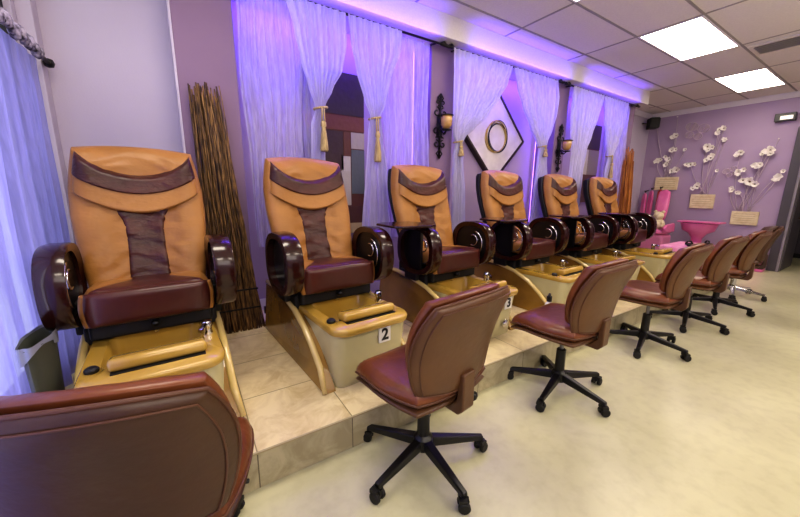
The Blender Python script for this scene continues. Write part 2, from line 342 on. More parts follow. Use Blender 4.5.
# recline frame of the back: s along back, n outward toward the sitter
TB=R(17.5)
B0=Vector((0,.20,.56))
def backwarp(x,s,n):
    s2=s+.44
    ws=1.0 if s2>.50 else 1.0-.13*((.50-s2)/.5)**1.2
    if s2>.62: ws-=.10*((s2-.62)/.28)**1.5
    wing=.035*(abs(x)/.28)**2.5
    n2=n+wing*(1 if n>0 else .6) - .05*((s2-.3)/.6)**2*0
    curve=.05*max(0,(s2-.55)/.35)**2      # headrest end leans forward a little
    y=B0.y+s2*math.sin(TB)-n2*math.cos(TB)-curve
    z=B0.z+s2*math.cos(TB)-n2*math.sin(TB)
    return (x*ws,y,z)
def make_chair():
    t=thing('pedicure_chair',(0,0,PZ),None,'pedicure chair')
    # ---- tub
    b=MB()
    secs=[(0.0,.25,-.60,.50),(.12,.253,-.605,.52),(.30,.262,-.625,.55),(.352,.265,-.63,.56)]
    def rrect(hx,y0,y1,r,n=6):
        pts=[]
        for cx,cy,a0 in ((hx-r,y1-r,0),(-hx+r,y1-r,90),(-hx+r,y0+r,180),(hx-r,y0+r,270)):
            for i in range(n+1):
                a=R(a0+90*i/n); pts.append((cx+r*math.cos(a),cy+r*math.sin(a)))
        return pts
    rings=[[(x,y,z) for x,y in rrect(hx,y0,y1,.07)] for z,hx,y0,y1 in secs]
    n=len(rings[0]); vs=sum(rings,[]); fs=[(i*n+k,i*n+(k+1)%n,(i+1)*n+(k+1)%n,(i+1)*n+k) for i in range(len(rings)-1) for k in range(n)]
    b.add(vs,fs+[tuple(range(n))[::-1]]); b.build('base',M['pearl'],t,auto=40)
    # ---- deck with basin opening
    b=MB(); o1=rrect(.272,-.645,.10,.08); i1=rrect(.195,-.50,-.10,.06); n=len(o1)
    def bulge(pts,k=.035): return [(x,y-(k*(1-(x/.3)**2) if y<-.45 else 0)) for x,y in pts]
    o1=bulge(o1); i1=bulge(i1,.02)
    L_=[([(x*.985,y*.99,.345) for x,y in o1]),([(x,y,.36) for x,y in o1]),([(x,y,.378) for x,y in o1]),([(x*.975,y*.985,.388) for x,y in o1]),([(x*1.04,y*1.01,.388) for x,y in i1]),([(x,y,.378) for x,y in i1]),([(x*.9,-.3+(y+.3)*.9,.20) for x,y in i1]),([(x*.7,-.3+(y+.3)*.7,.17) for x,y in i1])]
    vs=sum(L_,[]); fs=[(i*n+k,i*n+(k+1)%n,(i+1)*n+(k+1)%n,(i+1)*n+k) for i in range(len(L_)-1) for k in range(n)]
    fs.append(tuple((len(L_)-1)*n+k for k in range(n)))
    b.add(vs,fs); b.build('foot_basin',M['gold'],t,auto=50)
    # ---- raised footrest bar
    b=MB(); Mx=Matrix.Translation((.02,-.515,.412))@Matrix.Rotation(R(-10),4,'X')
    b.box(-.19,.18,-.055,.055,-.028,.028,M=Mx); b.build('footrest',M['gold'],t,bevel=.022,seg=4,smooth=True)
    b=MB(); b.box(-.16,.19,-.585,-.47,.372,.392); b.build('footrest_gasket',M['blackm'],t)
    # ---- side skirts with their crest
    ys=[(-.60,0),(-.50,.115),(-.40,.205),(-.28,.29),(-.12,.36),(.08,.405),(.32,.43),(.56,.43)]
    for s in (-1,1):
        b=MB(); poly=ys+[(.60,.0)]
        x0,x1=s*.255,s*.30; nn=len(poly)
        outer=[(s*(.325 if z<.02 else .30),y,z) for y,z in poly]; inner=[(x0,y,z) for y,z in poly]
        b.add(outer+inner,[tuple(range(nn)),tuple(range(nn,2*nn))[::-1]]+[(i,(i+1)%nn,nn+(i+1)%nn,nn+i) for i in range(nn)])
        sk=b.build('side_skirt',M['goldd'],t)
        b=MB(); b.tube([(s*(.305 if z>.02 else .325),y,z+.004) for y,z in ys[:-1]]+[(s*.305,.5,.43)],[.014]+[.02]*(len(ys)-1),8); b.build('crest',M['crest'],sk,smooth=True)
    # ---- fittings
    b=MB(); b.lathe([(.022,.385),(.026,.39),(.026,.402),(.018,.41),(.0,.411)],16,Matrix.Translation((-.225,-.50,0))); b.build('control_knob',M['blackm'],t,auto=40)
    b=MB(); b.lathe([(.024,.385),(.027,.392),(.02,.41),(.024,.43),(.03,.445),(.022,.463),(.0,.465)],16,Matrix.Translation((.225,-.33,0))); b.tube([(.225,-.33,.44),(.21,-.37,.455),(.185,-.41,.44)],.011,8); b.build('faucet',M['chrome'],t,auto=50)
    b=MB(); b.lathe([(.014,.385),(.016,.40),(.0,.402)],12,Matrix.Translation((0,-.12,0))); b.build('jet_button',M['chrome'],t,auto=40)
    b=MB(); b.lathe([(0,0),(.034,0),(.036,.008),(.026,.016),(.012,.02),(0,.02)],20,Matrix.Translation((.13,-.612,.10))@Matrix.Rotation(R(90),4,'X')); b.build('drain_cap',M['chrome'],t,auto=50)
    # ---- seat frame
    b=MB(); b.box(-.27,.27,-.16,.32,.40,.52); b.box(-.30,.30,-.10,.28,.36,.46); b.build('seat_frame',M['blackm'],t,bevel=.015)
    b=MB(); b.tube([(0,-.14,.44),(.0,-.20,.455)],.02,8); b.build('seat_lever',M['black'],t,smooth=True)
    # ---- seat cushion
    S=pillow_map(.29,.24,.30,.115,.02,10)
    def sw(x,y,n):
        z=.545+n+ .02*(abs(x)/.29)**3 - .02*max(0,(y+.1)/.3)
        return (x,y+.02,z)
    b=MB(); pillow(b,S,sw,24); se=b.build('seat',M['tan'],t,smooth=True)
    b=MB()
    def ab(p,q):
        bb=-.995+(q+1)/2*1.75
        w_=.92 if bb<-.85 else .92-.60*min(1,(bb+.85)/.95)**.8
        return (p*w_,bb)
    patch(b,S,sw,ab,.006,20,28,.1); b.build('seat_panel',M['burg_s'],t,smooth=True)
    b=MB()
    S2=pillow_map(.270,.10,.16,.06,.06,8)
    pillow(b,S2,lambda x,y,n:(x,-.195-n*.6,.572+y*.88),16); b.build('seat_front_roll',M['burg_s'],t,smooth=True)
    b=MB(); S3=pillow_map(.289,.10,.16,.06,.06,8)
    pillow(b,S3,lambda x,y,n:(x,-.178-n*.6,.568+y*.87),16); b.build('seat_side_bolster',M['tan'],t,smooth=True)
    # ---- backrest
    Sb=pillow_map(.33,.455,.15,.085,.05,9)
    def ripple(S):
        def f(a,b,side=1,h=0.):
            x,y,t_=S(a,b,side,h)
            if side>0:
                m=max(abs(a),abs(b)); k=max(0,1-m**6)
                t_+= k*(.030*min(1,(abs(a)/.55)**2) + .0105*math.exp(-((abs(a)-.45)/.28)**2)*math.sin(y*75+2.5*math.sin(x*9)+abs(x)*30+2*math.sin(y*17)) + .003*math.sin(y*62+3.5*math.sin(x*9)))
            return x,y,t_
        return f
    Sr=ripple(Sb)
    b=MB(); pillow(b,Sr,backwarp,44); b.build('backrest',M['tan'],t,smooth=True)
    b=MB()
    def ab2(p,q):
        bb=-.97+(q+1)/2*1.45
        w_=.29+.42*max(0,bb+.02)+.12*max(0,-.3-bb)
        return (p*w_,bb)
    patch(b,Sr,backwarp,ab2,.012,14,44,.2); b.build('back_panel',M['burg'],t,smooth=True)
    # back shell
    b=MB(); Sc=pillow_map(.315,.43,.25,.0,.13,5)
    pillow(b,Sc,lambda x,y,n:backwarp(x,y-.01,n-.045),18); b.build('back_shell',M['blackm'],t,smooth=True)
    # headrest pillow + band (smile shaped)
    def sm(lo_c,lo_e,hi_c,hi_e,W):
        def ab_(p,q):
            e=p*p
            lo=lo_c+(lo_e-lo_c)*e; hi=hi_c+(hi_e-hi_c)*e
            return (p*W,lo+(hi-lo)*(q+1)/2)
        return ab_
    b=MB(); patch(b,Sb,lambda x,y,n:backwarp(x,y,n+.012),sm(.16,.47,.54,.76,.92),.045,28,16,.28,under=.0); hp=b.build('headrest',M['tan'],t,smooth=True)
    b=MB(); patch(b,Sb,lambda x,y,n:backwarp(x,y,n+.012),sm(.42,.70,.66,.985,.94),.056,28,14,.3,under=.0); b.build('headrest_band',M['burg'],hp,smooth=True,label='burgundy band across the tan headrest')
    b=MB(); pts=[]
    for i in range(25):
        p=-1+2*i/24; a,bb=p*.92,.16+.31*p*p; x,y,n=Sb(a,bb); pts.append(backwarp(x,y,n+.018))
    b.tube(pts,.006,6); b.build('headrest_piping',M['tan'],hp,smooth=True)
    # ---- arms
    def sup(a,ry,rz,e=2.5):
        c_,s_=math.cos(a),math.sin(a)
        return (math.copysign(abs(c_)**(2/e),c_)*ry, math.copysign(abs(s_)**(2/e),s_)*rz)
    for s in (-1,1):
        cy,cz=-.055,.685; n=36
        b=MB(); secs=[]
        for (k,xo) in ((.79,.305),(.98,.292),(1.0,.305),(1.0,.375),(.97,.395),(.79,.395)):
            secs.append([(s*xo,cy+sup(2*PI*i/n,.235*k,.208*k)[0],cz+sup(2*PI*i/n,.235*k,.208*k)[1]) for i in range(n)])
        vs=sum(secs,[]); fs=[(i*n+k,i*n+(k+1)%n,((i+1)%6)*n+(k+1)%n,((i+1)%6)*n+k) for i in range(6) for k in range(n)]
        b.add(vs,fs); ar=b.build('armrest',M['wood'],t,auto=50)
        b=MB(); b.prism([(cy+sup(2*PI*i/n,.188,.166)[0] if sup(2*PI*i/n,.188,.166)[0]>-.03 or s>0 else cy-.03,cz+sup(2*PI*i/n,.188,.166)[1]) for i in range(n)],s*.322,s*(.38 if s>0 else .35),'x'); b.build('arm_panel',M['black'],ar)
        b=MB(); b.tube([(s*.315,cy+.11*math.cos(R(a))-.02,cz+.12*math.sin(R(a))) for a in range(100,271,10)],.007,6); b.tube([(s*.315,cy+.05*math.cos(R(a))-.02,cz+.03+.05*math.sin(R(a))) for a in range(60,301,20)],.006,6); b.build('arm_trim',M['chrome'],ar,smooth=True)
        b=MB(); b.box(s*.27,s*.34,-.02,.14,.40,.58); b.build('arm_bracket',M['blackm'],t,bevel=.01)
    return t
chair=make_chair()
cx_=[-.205,.85,1.95,3.11,4.25,5.35]
clabels=['tan and burgundy pedicure chair closest to the window curtain, beside the cane bundle',
 'tan and burgundy pedicure chair with a 2 on its basin, right of the cane bundle',
 'tan and burgundy pedicure chair marked 3, third in the row from the window',
 'tan and burgundy pedicure chair in front of the diamond picture, just past number 3',
 'tan and burgundy pedicure chair in front of the tied curtains, second from the far end',
 'tan and burgundy pedicure chair at the far end of the platform row']
chairs=[]
for i,x in enumerate(cx_):
    c=chair if i==0 else copy_tree(chair)
    c.location=(x,2.3,PZ); c.rotation_euler=(0,0,R(4.5 if i in (1,2) else 3)); c['label']=clabels[i]; chairs.append(c)
    if i>=2:
        b=MB(); b.prism([(-.70,-.20),(-.66,-.25),(-.42,-.28),(-.33,-.24),(-.31,0),(-.34,.10),(-.6,.12),(-.69,.06)],.892,.91,'z')
        b.build('side_tray',M['wood'],c,bevel=.006,seg=2)
    if i in (1,2):
        b=MB(); xo=.07 if i==1 else .13
        b.box(xo-.043,xo+.043,-.638,-.628,.235,.335); pl=b.build('number_plate',M['white'],c,bevel=.002)
        me=mkfont(str(i+1),.105); 
        me.transform(Matrix.Translation((xo,-.6395,.285))@Matrix.Rotation(R(90),4,'X')); new_obj('numeral',me,M['black_t'],pl)
# ------------------------------------------------------------------ stools
def make_stool(back,metal,seatm):
    t=thing('salon_stool',(0,0,0),None,'stool')
    for k in range(5):
        a=2*PI*k/5-PI/2; b=MB()
        Mx=Matrix.Rotation(a,4,'Z')
        vs=[Mx@Vector(v) for v in [(.03,-.026,.085),(.03,.026,.085),(.03,.022,.135),(.03,-.022,.135),(.325,-.016,.066),(.325,.016,.066),(.325,.013,.09),(.325,-.013,.09)]]
        b.add(vs,[(0,1,2,3),(4,7,6,5),(0,4,5,1),(1,5,6,2),(2,6,7,3),(3,7,4,0)])
        lg=b.build('leg',metal,t,bevel=.005)
        b=MB(); rot=random.uniform(0,PI)
        Mc=Mx@Matrix.Translation((.32,0,0))@Matrix.Rotation(rot,4,'Z')
        for s in (-1,1):
            b.lathe([(0,-.011),(.022,-.011),(.027,-.006),(.027,.006),(.022,.011),(0,.011)],16,Mc@Matrix.Translation((0,s*.018,.0275))@Matrix.Rotation(R(90),4,'X'))
        b.box(-.02,.02,-.008,.008,.03,.062,M=Mc); b.box(-.024,.012,-.026,.026,.048,.066,M=Mc)
        b.build('caster',M['blackm'],lg,bevel=.0)
    b=MB(); b.lathe([(.048,.075),(.052,.09),(.048,.135),(.032,.15),(.030,.30),(.024,.305)],20); b.build('post_shroud',metal,t,auto=40)
    b=MB(); b.lathe([(.014,.30),(.014,.43)],12); b.build('gas_lift',M['chrome'] if metal is M['chrome'] else M['steel'],t,auto=40)
    b=MB(); b.box(-.10,.10,-.12,.12,.405,.43); b.tube([(.05,.03,.415),(.2,.04,.40),(.235,.045,.395)],.008,8); b.build('tilt_plate',M['black'],t,bevel=.003)
    # seat: saddle cushion over a flatter pan
    S=pillow_map(.265,.25,.5,.07,.04,5)
    def sw(x,y,n):
        return (x,y+.035,.482+n+.022*max(0,(-y)/.235)**2*.6-.035*max(0,(y-.08)/.16)**2+.012*(abs(x)/.25)**2)
    b=MB(); pillow(b,S,sw,22); b.build('seat',seatm,t,smooth=True)
    b=MB(); Sp=pillow_map(.26,.245,.42,.02,.03,5); pillow(b,Sp,lambda x,y,n:(x,y+.035,.455+n-.035*max(0,(y-.08)/.16)**2),14); b.build('seat_pan',back,t,smooth=True)
    b=MB(); pts=[]
    for i in range(48):
        a=2*PI*i/48; pa,pb=math.cos(a),math.sin(a); m_=max(abs(pa),abs(pb)); x,y,n=S(pa/m_,pb/m_); pts.append(sw(x,y,n-.004))
    b.tube(pts,.006,6,closed=True); b.build('seat_piping',M['piping'],t,smooth=True)
    # back: tilt 9 deg backwards (towards -y), wraps round slightly
    TA=R(15)
    def bw(x,s,n):
        wr=.055*(x/.25)**2; s2=s+.22
        ws=.93+.07*min(1,max(0,s2)/.30)**.8 if s2<.30 else 1
        y=-.175-s2*math.sin(TA)+n*math.cos(TA)+wr-.03*((s2-.22)/.24)**2
        return (x*ws,y,.525+s2*math.cos(TA)+n*math.sin(TA))
    Sf=pillow_map(.265,.225,.5,.075,.01,5)
    def rp(a,b_,side=1,h=0):
        x,y,n=Sf(a,b_,side,h)
        if side>0: n+=.004*math.sin(x*60)*max(0,1-max(abs(a),abs(b_))**4)
        return x,y,n
    b=MB(); pillow(b,rp,lambda x,s,n:bw(x*.97,s*.97+.012,n+.026),24); b.build('backrest',seatm,t,smooth=True)
    Sg=pillow_map(.272,.238,.5,.015,.034,8)
    b=MB(); pillow(b,Sg,lambda x,s,n:bw(x,s,n-.008),24); bs=b.build('back_shell',back,t,smooth=True)
    b=MB(); pts=[];pt2=[]
    for i in range(64):
        a=2*PI*i/64; pa,pb=math.cos(a),math.sin(a); m_=max(abs(pa),abs(pb)); x,y,n=Sg(pa/m_,pb/m_); pts.append(bw(x,y,-.008))
        x,y,n=Sg(pa/m_*.91,pb/m_*.91,-1); pt2.append(bw(x,y,n-.010))
    b.tube(pts,.006,6,closed=True); b.tube(pt2,.003,6,closed=True); b.build('back_piping',M['piping'],bs,smooth=True)
    # upholstered J-bar bracket
    b=MB(); prof=[(-.05,.405),(-.05,.43),(-.19,.43),(-.225,.47),(-.235,.60),(-.262,.60),(-.262,.43),(-.235,.40)]
    b.prism(prof,-.04,.04,'x'); b.build('back_bracket',back,t,bevel=.008,seg=3,smooth=False)
    b=MB(); b.tube([(.03,-.21,.43),(.085,-.215,.425)],.008,8); b.lathe([(0,0),(.02,0),(.022,.012),(.016,.03),(0,.032)],12,Matrix.Translation((.085,-.215,.425))@Matrix.Rotation(R(90),4,'Y')); b.build('adjust_knob',M['black'],t,smooth=True)
    return t
stA=make_stool(M['stoolback'],M['black'],M['stool'])
stD=make_stool(M['stool_d'],M['black'],M['stool'])
for ch in stD.children:
    if ch.name.startswith('gas_lift'): ch.scale=(1,1,1.0)
    elif not ch.name.startswith(('leg','post')): ch.location.z=-.02
    if ch.name.startswith('seat'): ch.scale=(.93,.95,1)
stC=make_stool(M['stool_d'],M['chrome'],M['stool_d'])
spots=[(stD,(-.145,1.10),-17,'dark brown leather stool cropped at the near left, back towards the viewer'),
 (stA,(.90,1.165),9,'brown leather rolling stool in front of the basin numbered 2'),
 ('A',(2.07,1.165),3,'brown leather rolling stool just right of the basin numbered 3'),
 ('A',(3.37,1.16),6,'brown leather rolling stool with black base in front of the fourth pedicure chair'),
 ('A',(4.36,1.16),4,'brown leather rolling stool in the middle distance, its black base before the pink table'),
 ('A',(5.28,1.16),6,'brown leather rolling stool next to the chrome-based one, on a black base'),
 (stC,(6.2,1.22),14,'dark brown rolling stool on a chrome base, farthest from the viewer')]
for src,(x,y),rz,lab in spots:
    s=copy_tree(stA) if src=='A' else src
    s.location=(x,y,0); s.rotation_euler=(0,0,R(rz)); s['label']=lab
    for ch in s.children:
        if ch.name.startswith('leg'): ch.rotation_euler=(0,0,R(-rz-3+random.uniform(-5,5)*0))
# ------------------------------------------------------------------ curtains
def panel(name,rows,y,pleats,amp,m,label,group=None,seed=0,nu=110,nv=60,axis='x',cat='curtain',depth=None):
    rnd=random.Random(seed); ph=[rnd.uniform(0,6.28) for _ in range(5)]
    rows=sorted(rows,key=lambda r:-r[0])
    zt,zb=rows[0][0],rows[-1][0]
    def at(z):
        for r0,r1 in zip(rows,rows[1:]):
            if z>=r1[0]-1e-6:
                f=(r0[0]-z)/max(1e-6,(r0[0]-r1[0])); f=f*f*(3-2*f)*.6+f*.4
                return r0[1]+(r1[1]-r0[1])*f, r0[2]+(r1[2]-r0[2])*f
        return rows[-1][1:3]
    W0=rows[0][2]-rows[0][1]
    def fn(u,v):
        z=zt+(zb-zt)*v; xl,xr=at(z); wdt=xr-xl
        g=max(.25,min(1.0,wdt/W0)); x=xl+u*wdt+.012*math.sin(11*v+ph[0]+6*u)*g
        a=1.45*amp*(.55+.45*g)*(.35+.65*min(1,v*8))
        d=a*(math.sin(2*PI*pleats*u+ph[1]+.8*math.sin(2.2*v+ph[2]))+.45*math.sin(2*PI*pleats*1.73*u+ph[3]+1.4*v)+.25*math.sin(2*PI*pleats*.37*u+ph[4]))
        return (x,y+d,z) if axis=='x' else (y+d,x,z)
    b=MB(); b.grid(fn,nu,nv); o=b.build(name,m,None,smooth=True,weld=False)
    return tag(o,label,cat,group)
ZR=2.836; ZT=2.826; ZB=.87
# bay 1
panel('sheer_curtain',[(ZT,.45,1.05),(1.6,.47,1.04),(ZB,.50,1.03)],3.0,9,.011,M['sheer'],'wide white sheer curtain hanging straight behind pedicure chair number 2',seed=1)
panel('tied_curtain',[(ZT,.80,1.31),(2.60,.85,1.30),(2.38,.90,1.26),(2.20,.96,1.17),(2.06,1.01,1.10),(2.01,1.01,1.09),(1.9,.97,1.09),(1.5,.95,1.08),(ZB,.93,1.10)],2.915,9,.016,M['sheer_t'],'white tied-back curtain left of the striped block painting',seed=2)
panel('tied_curtain',[(ZT,1.31,1.86),(2.62,1.33,1.84),(2.40,1.39,1.76),(2.15,1.47,1.70),(2.03,1.53,1.64),(1.9,1.50,1.66),(1.5,1.47,1.72),(ZB,1.43,1.78)],2.915,9,.016,M['sheer_t'],'white tied-back curtain right of the striped block painting, behind chair number 3',seed=3)
panel('sheer_curtain',[(ZT,1.72,2.26),(1.6,1.74,2.28),(ZB,1.78,2.28)],3.0,8,.011,M['sheer'],'white sheer curtain hanging straight beside the left iron sconce',seed=4)
# bay 2
def swag(name,pts_top,m,label,y,seed,tail):
    pass
panel('swagged_curtain',[(ZT,2.52,3.45),(2.62,2.52,3.37),(2.44,2.52,3.24),(2.22,2.53,3.05),(2.05,2.54,2.84),(1.96,2.56,2.72),(1.88,2.60,2.68),(1.75,2.57,2.70),(1.3,2.58,2.76),(ZB,2.58,2.78)],2.915,12,.018,M['sheer_t'],'white curtain swept left beside the diamond picture',seed=5)
panel('swagged_curtain',[(ZT,3.48,4.37),(2.62,3.56,4.40),(2.42,3.68,4.38),(2.2,3.86,4.32),(2.02,4.03,4.24),(1.94,4.10,4.22),(1.8,4.09,4.27),(1.4,4.06,4.36),(ZB,4.02,4.48)],2.915,12,.018,M['sheer_t'],'white curtain swept right beside the diamond picture',seed=6)
# bay 3
panel('swagged_curtain',[(ZT,4.74,5.56),(2.5,4.76,5.44),(2.2,4.80,5.32),(2.0,4.86,5.22),(1.7,4.86,5.18),(ZB,4.86,5.2)],2.915,11,.016,M['sheer_t'],'white curtain behind the second pedicure chair from the far end',seed=7)
panel('tied_curtain',[(ZT,5.58,6.35),(2.5,5.68,6.28),(2.2,5.80,6.18),(2.0,5.88,6.06),(1.92,5.92,6.03),(1.7,5.88,6.08),(ZB,5.86,6.12)],2.915,9,.015,M['sheer_t'],'white tied-back curtain above the farthest pedicure chair',seed=8)
panel('sheer_curtain',[(ZT,6.05,6.60),(1.6,6.12,6.66),(ZB,6.15,6.7)],3.0,8,.011,M['sheer'],'white sheer curtain hanging straight next to the orange cane bundle',seed=9)
# rods
def rod(x0,x1,label):
    t=thing('curtain_rod',(0,0,0),label,'curtain rod')
    b=MB(); b.tube([(x0,YS,ZR),(x1,YS,ZR)],.011,10); b.build('pole',M['iron'],t,smooth=True)
    for x,s in ((x0,-1),(x1,1)):
        b=MB(); b.tube([(x,YS,ZR),(x+s*.05,YS,ZR+.01),(x+s*.09,YS-.01,ZR-.008),(x+s*.13,YS,ZR+.004)],[.012,.026,.012,.02],8); b.build('finial',M['iron'],t,smooth=True)
        b=MB(); b.tube([(x-s*.04,YS,ZR),(x-s*.04,YP,ZR+.01)],.009,6); b.build('bracket',M['iron'],t,smooth=True)
    return t
rod(.44,2.36,'dark curtain rod over the painting bay nearest the window')
rod(2.56,4.42,'dark curtain rod over the diamond picture bay')
rod(4.72,6.68,'dark curtain rod over the bay farthest from the window')
# ties and tassels
def tassel(x,z,ln,label,w=.055,ys=2.90):
    t=thing('tassel_tieback',(x,ys,z),label,'tieback')
    b=MB(); b.tube([(w*math.cos(a)*1.05,.028+.045*math.sin(a),.012*math.cos(a)) for a in [2*PI*i/16 for i in range(16)]],.010,6,closed=True); b.build('cord',M['tassel'],t,smooth=True)
    b=MB(); b.tube([(-.008,-.024,0),(-.012,-.03,-ln*.35)],.007,6); b.tube([(.010,-.024,0),(.012,-.03,-ln*.35)],.006,6); b.build('cord_drop',M['tassel'],t,smooth=True)
    b=MB(); b.lathe([(.004,-ln*.3),(.022,-ln*.34),(.024,-ln*.42),(.016,-ln*.46),(.024,-ln*.6),(.036,-ln*.95),(.030,-ln),(.0,-ln)],14,Matrix.Translation((0,-.03,0))); b.build('tassel_skirt',M['tassel'],t,smooth=True)
tassel(1.06,2.04,.36,'beige tassel tieback on the curtain left of the block painting')
tassel(1.585,2.02,.40,'beige tassel tieback on the curtain right of the block painting')
tassel(2.64,1.90,.16,'small tieback holding the curtain beside the left sconce',.05)
tassel(4.165,1.97,.14,'small tieback holding the curtain left of the right sconce',.07)
tassel(5.97,1.96,.36,'beige tassel tieback above the farthest pedicure chair')
# window curtain and its ruffled rod
t=thing('window_curtain_rod',(0,0,0),'black rod with grey lacy ruffle above the window curtain','curtain rod')
b=MB(); b.tube([(-.655,-1.0,2.14),(-.655,3.20,2.14)],.012,10); b.build('pole',M['iron'],t,smooth=True)
b=MB(); b.lathe([(.0,-.03),(.022,-.022),(.03,0),(.022,.022),(0,.03)],14,Matrix.Translation((-.655,3.22,2.14))); b.build('finial',M['black'],t,smooth=True)
b=MB()
def ruf(u,v):
    y=-.9+3.98*u; a=2*PI*v
    r=.026+.012*math.sin(y*150)+.010*math.sin(y*61+1)
    return (-.655+r*.6*math.cos(a),y,2.15+r*math.sin(a)+.012*math.sin(y*37))
b.grid(ruf,700,8); b.build('ruffle',noisy('lace_ruffle','#3a3346','#a49cb4',40,.8),t,smooth=True)
panel('window_curtain',[(2.13,1.67,3.12),(1.2,1.68,3.12),(.02+PZ,1.68,3.12)],-.690,9,.012,M['sheer_w'],'blue violet sheer window curtain panel beside the first pedicure chair',seed=11,axis='y')
panel('window_curtain',[(2.13,.50,1.64),(1.2,.50,1.63),(.21,.50,1.62)],-.665,8,.016,M['sheer_w'],'blue violet sheer window curtain panel at the left edge, nearer the viewer',seed=12,axis='y')
panel('window_curtain',[(2.13,-.9,.46),(1.2,-.9,.46),(.21,-.9,.46)],-.665,9,.016,M['sheer_w'],'blue violet sheer window curtain panel beside the viewer',seed=13,axis='y')
# ------------------------------------------------------------------ LED strips
def led(p0,p1,label):
    b=MB(); b.tube([p0,p1],.006,6); tag(b.build('led_strip',M['led']),label,'light strip')
led((2.30,YN-.02,.9),(2.30,YN-.02,2.93),'thin glowing violet light strip in the right corner of the painting bay')
led((4.57,YN-.02,.9),(4.57,YN-.02,2.93),'thin glowing violet light strip in the right corner of the diamond picture bay')
led((6.63,YN-.02,.9),(6.63,YN-.02,2.93),'thin glowing violet light strip in the right corner of the farthest bay')
# ------------------------------------------------------------------ pictures
t=thing('block_painting',(0,0,0),'large abstract painting of brown, cream and grey blocks between tied curtains','painting')
px0,px1,pz0,pz1=1.02,1.66,.90,2.49; yy=YN-.045
b=MB(); b.box(px0,px1,yy,YN-.001,pz0,pz1); b.build('canvas',simple('canvas_brown','#57301f',.7),t,bevel=.004)
bl=[(px0,px1,2.10,pz1,'#33241f'),(px0,px1,1.95,2.09,'#6b3b26'),(px0,1.42,1.56,1.94,'#3b2620'),(1.43,1.50,1.70,1.94,'#5f3824'),(1.51,px1,1.78,1.94,'#a39a86'),(px0,1.50,1.20,1.55,'#b3ab98'),(1.40,1.50,1.55,1.70,'#b9b2a0'),(1.51,px1,1.32,1.77,'#59605c'),(px0,px1,1.02,1.19,'#4e2c20'),(px0,px1,pz0,1.01,'#b4a077')]
for i,(a,c_,z0,z1,cc) in enumerate(bl):
    b=MB(); b.box(a,c_,yy-.004,yy+.001,z0,z1); b.build('colour_block',noisy('paint_%d'%i,cc,cc,8,.6,.4,20),t)
t=thing('block_painting',(0,0,0),'small-looking abstract block painting in the farthest curtain bay','painting')
b=MB(); b.box(5.62,6.36,yy,YN-.001,1.2,2.52); b.build('canvas',bpy.data.materials['canvas_brown'],t,bevel=.004)
for i,(a,c_,z0,z1,cc) in enumerate([(5.62,6.36,2.12,2.52,'#3b2822'),(5.62,6.02,1.68,2.1,'#b2a98f'),(6.03,6.36,1.68,2.1,'#8a7f66'),(5.62,6.36,1.2,1.66,'#54301f')]):
    b=MB(); b.box(a,c_,yy-.004,yy+.001,z0,z1); b.build('colour_block',simple('paintb_%d'%i,cc,.7),t)
t=thing('diamond_picture',(3.64,3.29,2.075),'white square picture hung as a diamond with gold and black rings','picture')
Mr=Matrix.Rotation(R(45),4,'Y')
b=MB(); h_=.385
b.box(-h_,h_,-.01,.05,-h_,h_,M=Mr); b.build('canvas',noisy('ivory_canvas','#cdc4bb','#dbd3ca',6,.6,.1,40),t)
b=MB()
for a in ((-h_-.03,h_+.03,-h_-.03,-h_),(-h_-.03,h_+.03,h_,h_+.03),(-h_-.03,-h_,-h_,h_),(h_,h_+.03,-h_,h_)): b.box(a[0],a[1],-.02,.058,a[2],a[3],M=Mr)
b.build('frame',simple('espresso_frame','#2a1a14',.35),t,bevel=.003)
def ring(cx,cz,rx,rz,r,m,y=-.016):
    b=MB(); b.tube([(cx+rx*math.cos(2*PI*i/40),y,cz+rz*math.sin(2*PI*i/40)) for i in range(40)],r,6,closed=True); b.build('ring',m,t,smooth=True)
ring(.03,.0,.185,.185,.009,M['black_t']); ring(.0,.02,.19,.20,.008,simple('gold_paint','#b59b4e',.35,metal=.4),-.018); ring(-.02,.0,.195,.19,.006,bpy.data.materials['gold_paint'],-.02); ring(.04,.03,.18,.20,.005,M['black_t'],-.014)
# ------------------------------------------------------------------ sconces
def sconce(x,z,label):
    t=thing('wall_sconce',(x,YP-.005,z),label,'wall sconce')
    b=MB()
    def scroll(cx,cz,r0,turns,a0,s): 
        pts=[]
        for i in range(22):
            f=i/21; a=a0+s*f*turns*2*PI; r=r0*(1-.8*f); pts.append((cx+r*math.cos(a),-.02,cz+r*math.sin(a)))
        b.tube(pts,.008,6)
    b.tube([(0,-.02,-.33),(0,-.02,.33)],.012,8)
    for s in (-1,1):
        scroll(s*.05,.14,.055,1.1,PI/2,s); scroll(s*.055,-.06,.06,1.1,-PI/2,-s); scroll(s*.045,-.19,.045,1.1,PI/2,s); scroll(s*.035,.24,.035,1,-PI/2,-s)
        b.tube([(0,-.02,.33),(s*.035,-.02,.29),(0,-.02,.24)],.010,6); b.tube([(0,-.02,-.25),(s*.04,-.02,-.29),(0,-.02,-.34)],.009,6)
    b.box(-.03,.03,-.02,.004,-.12,.12)
    b.build('scrollwork',M['iron'],t,smooth=True)
    b=MB(); b.tube([(0,-.02,-.02),(.0,-.09,-.09),(.0,-.13,-.06)],.009,6); b.lathe([(.0,-.075),(.05,-.07),(.055,-.06),(.0,-.055)],16,Matrix.Translation((0,-.13,.01))); b.build('arm',M['iron'],t,smooth=True)
    b=MB(); b.lathe([(.03,-.05),(.055,-.02),(.062,.03),(.058,.08),(.052,.08),(.056,.03),(.048,-.015),(.0,-.04)],18,Matrix.Translation((0,-.13,.01))); b.build('glass_cup',M['amber'],t,smooth=True)
    b=MB(); b.lathe([(.07,.078),(.075,.085),(.05,.092),(.05,.08)],18,Matrix.Translation((0,-.13,.01))); b.build('cup_rim',M['iron'],t,smooth=True)
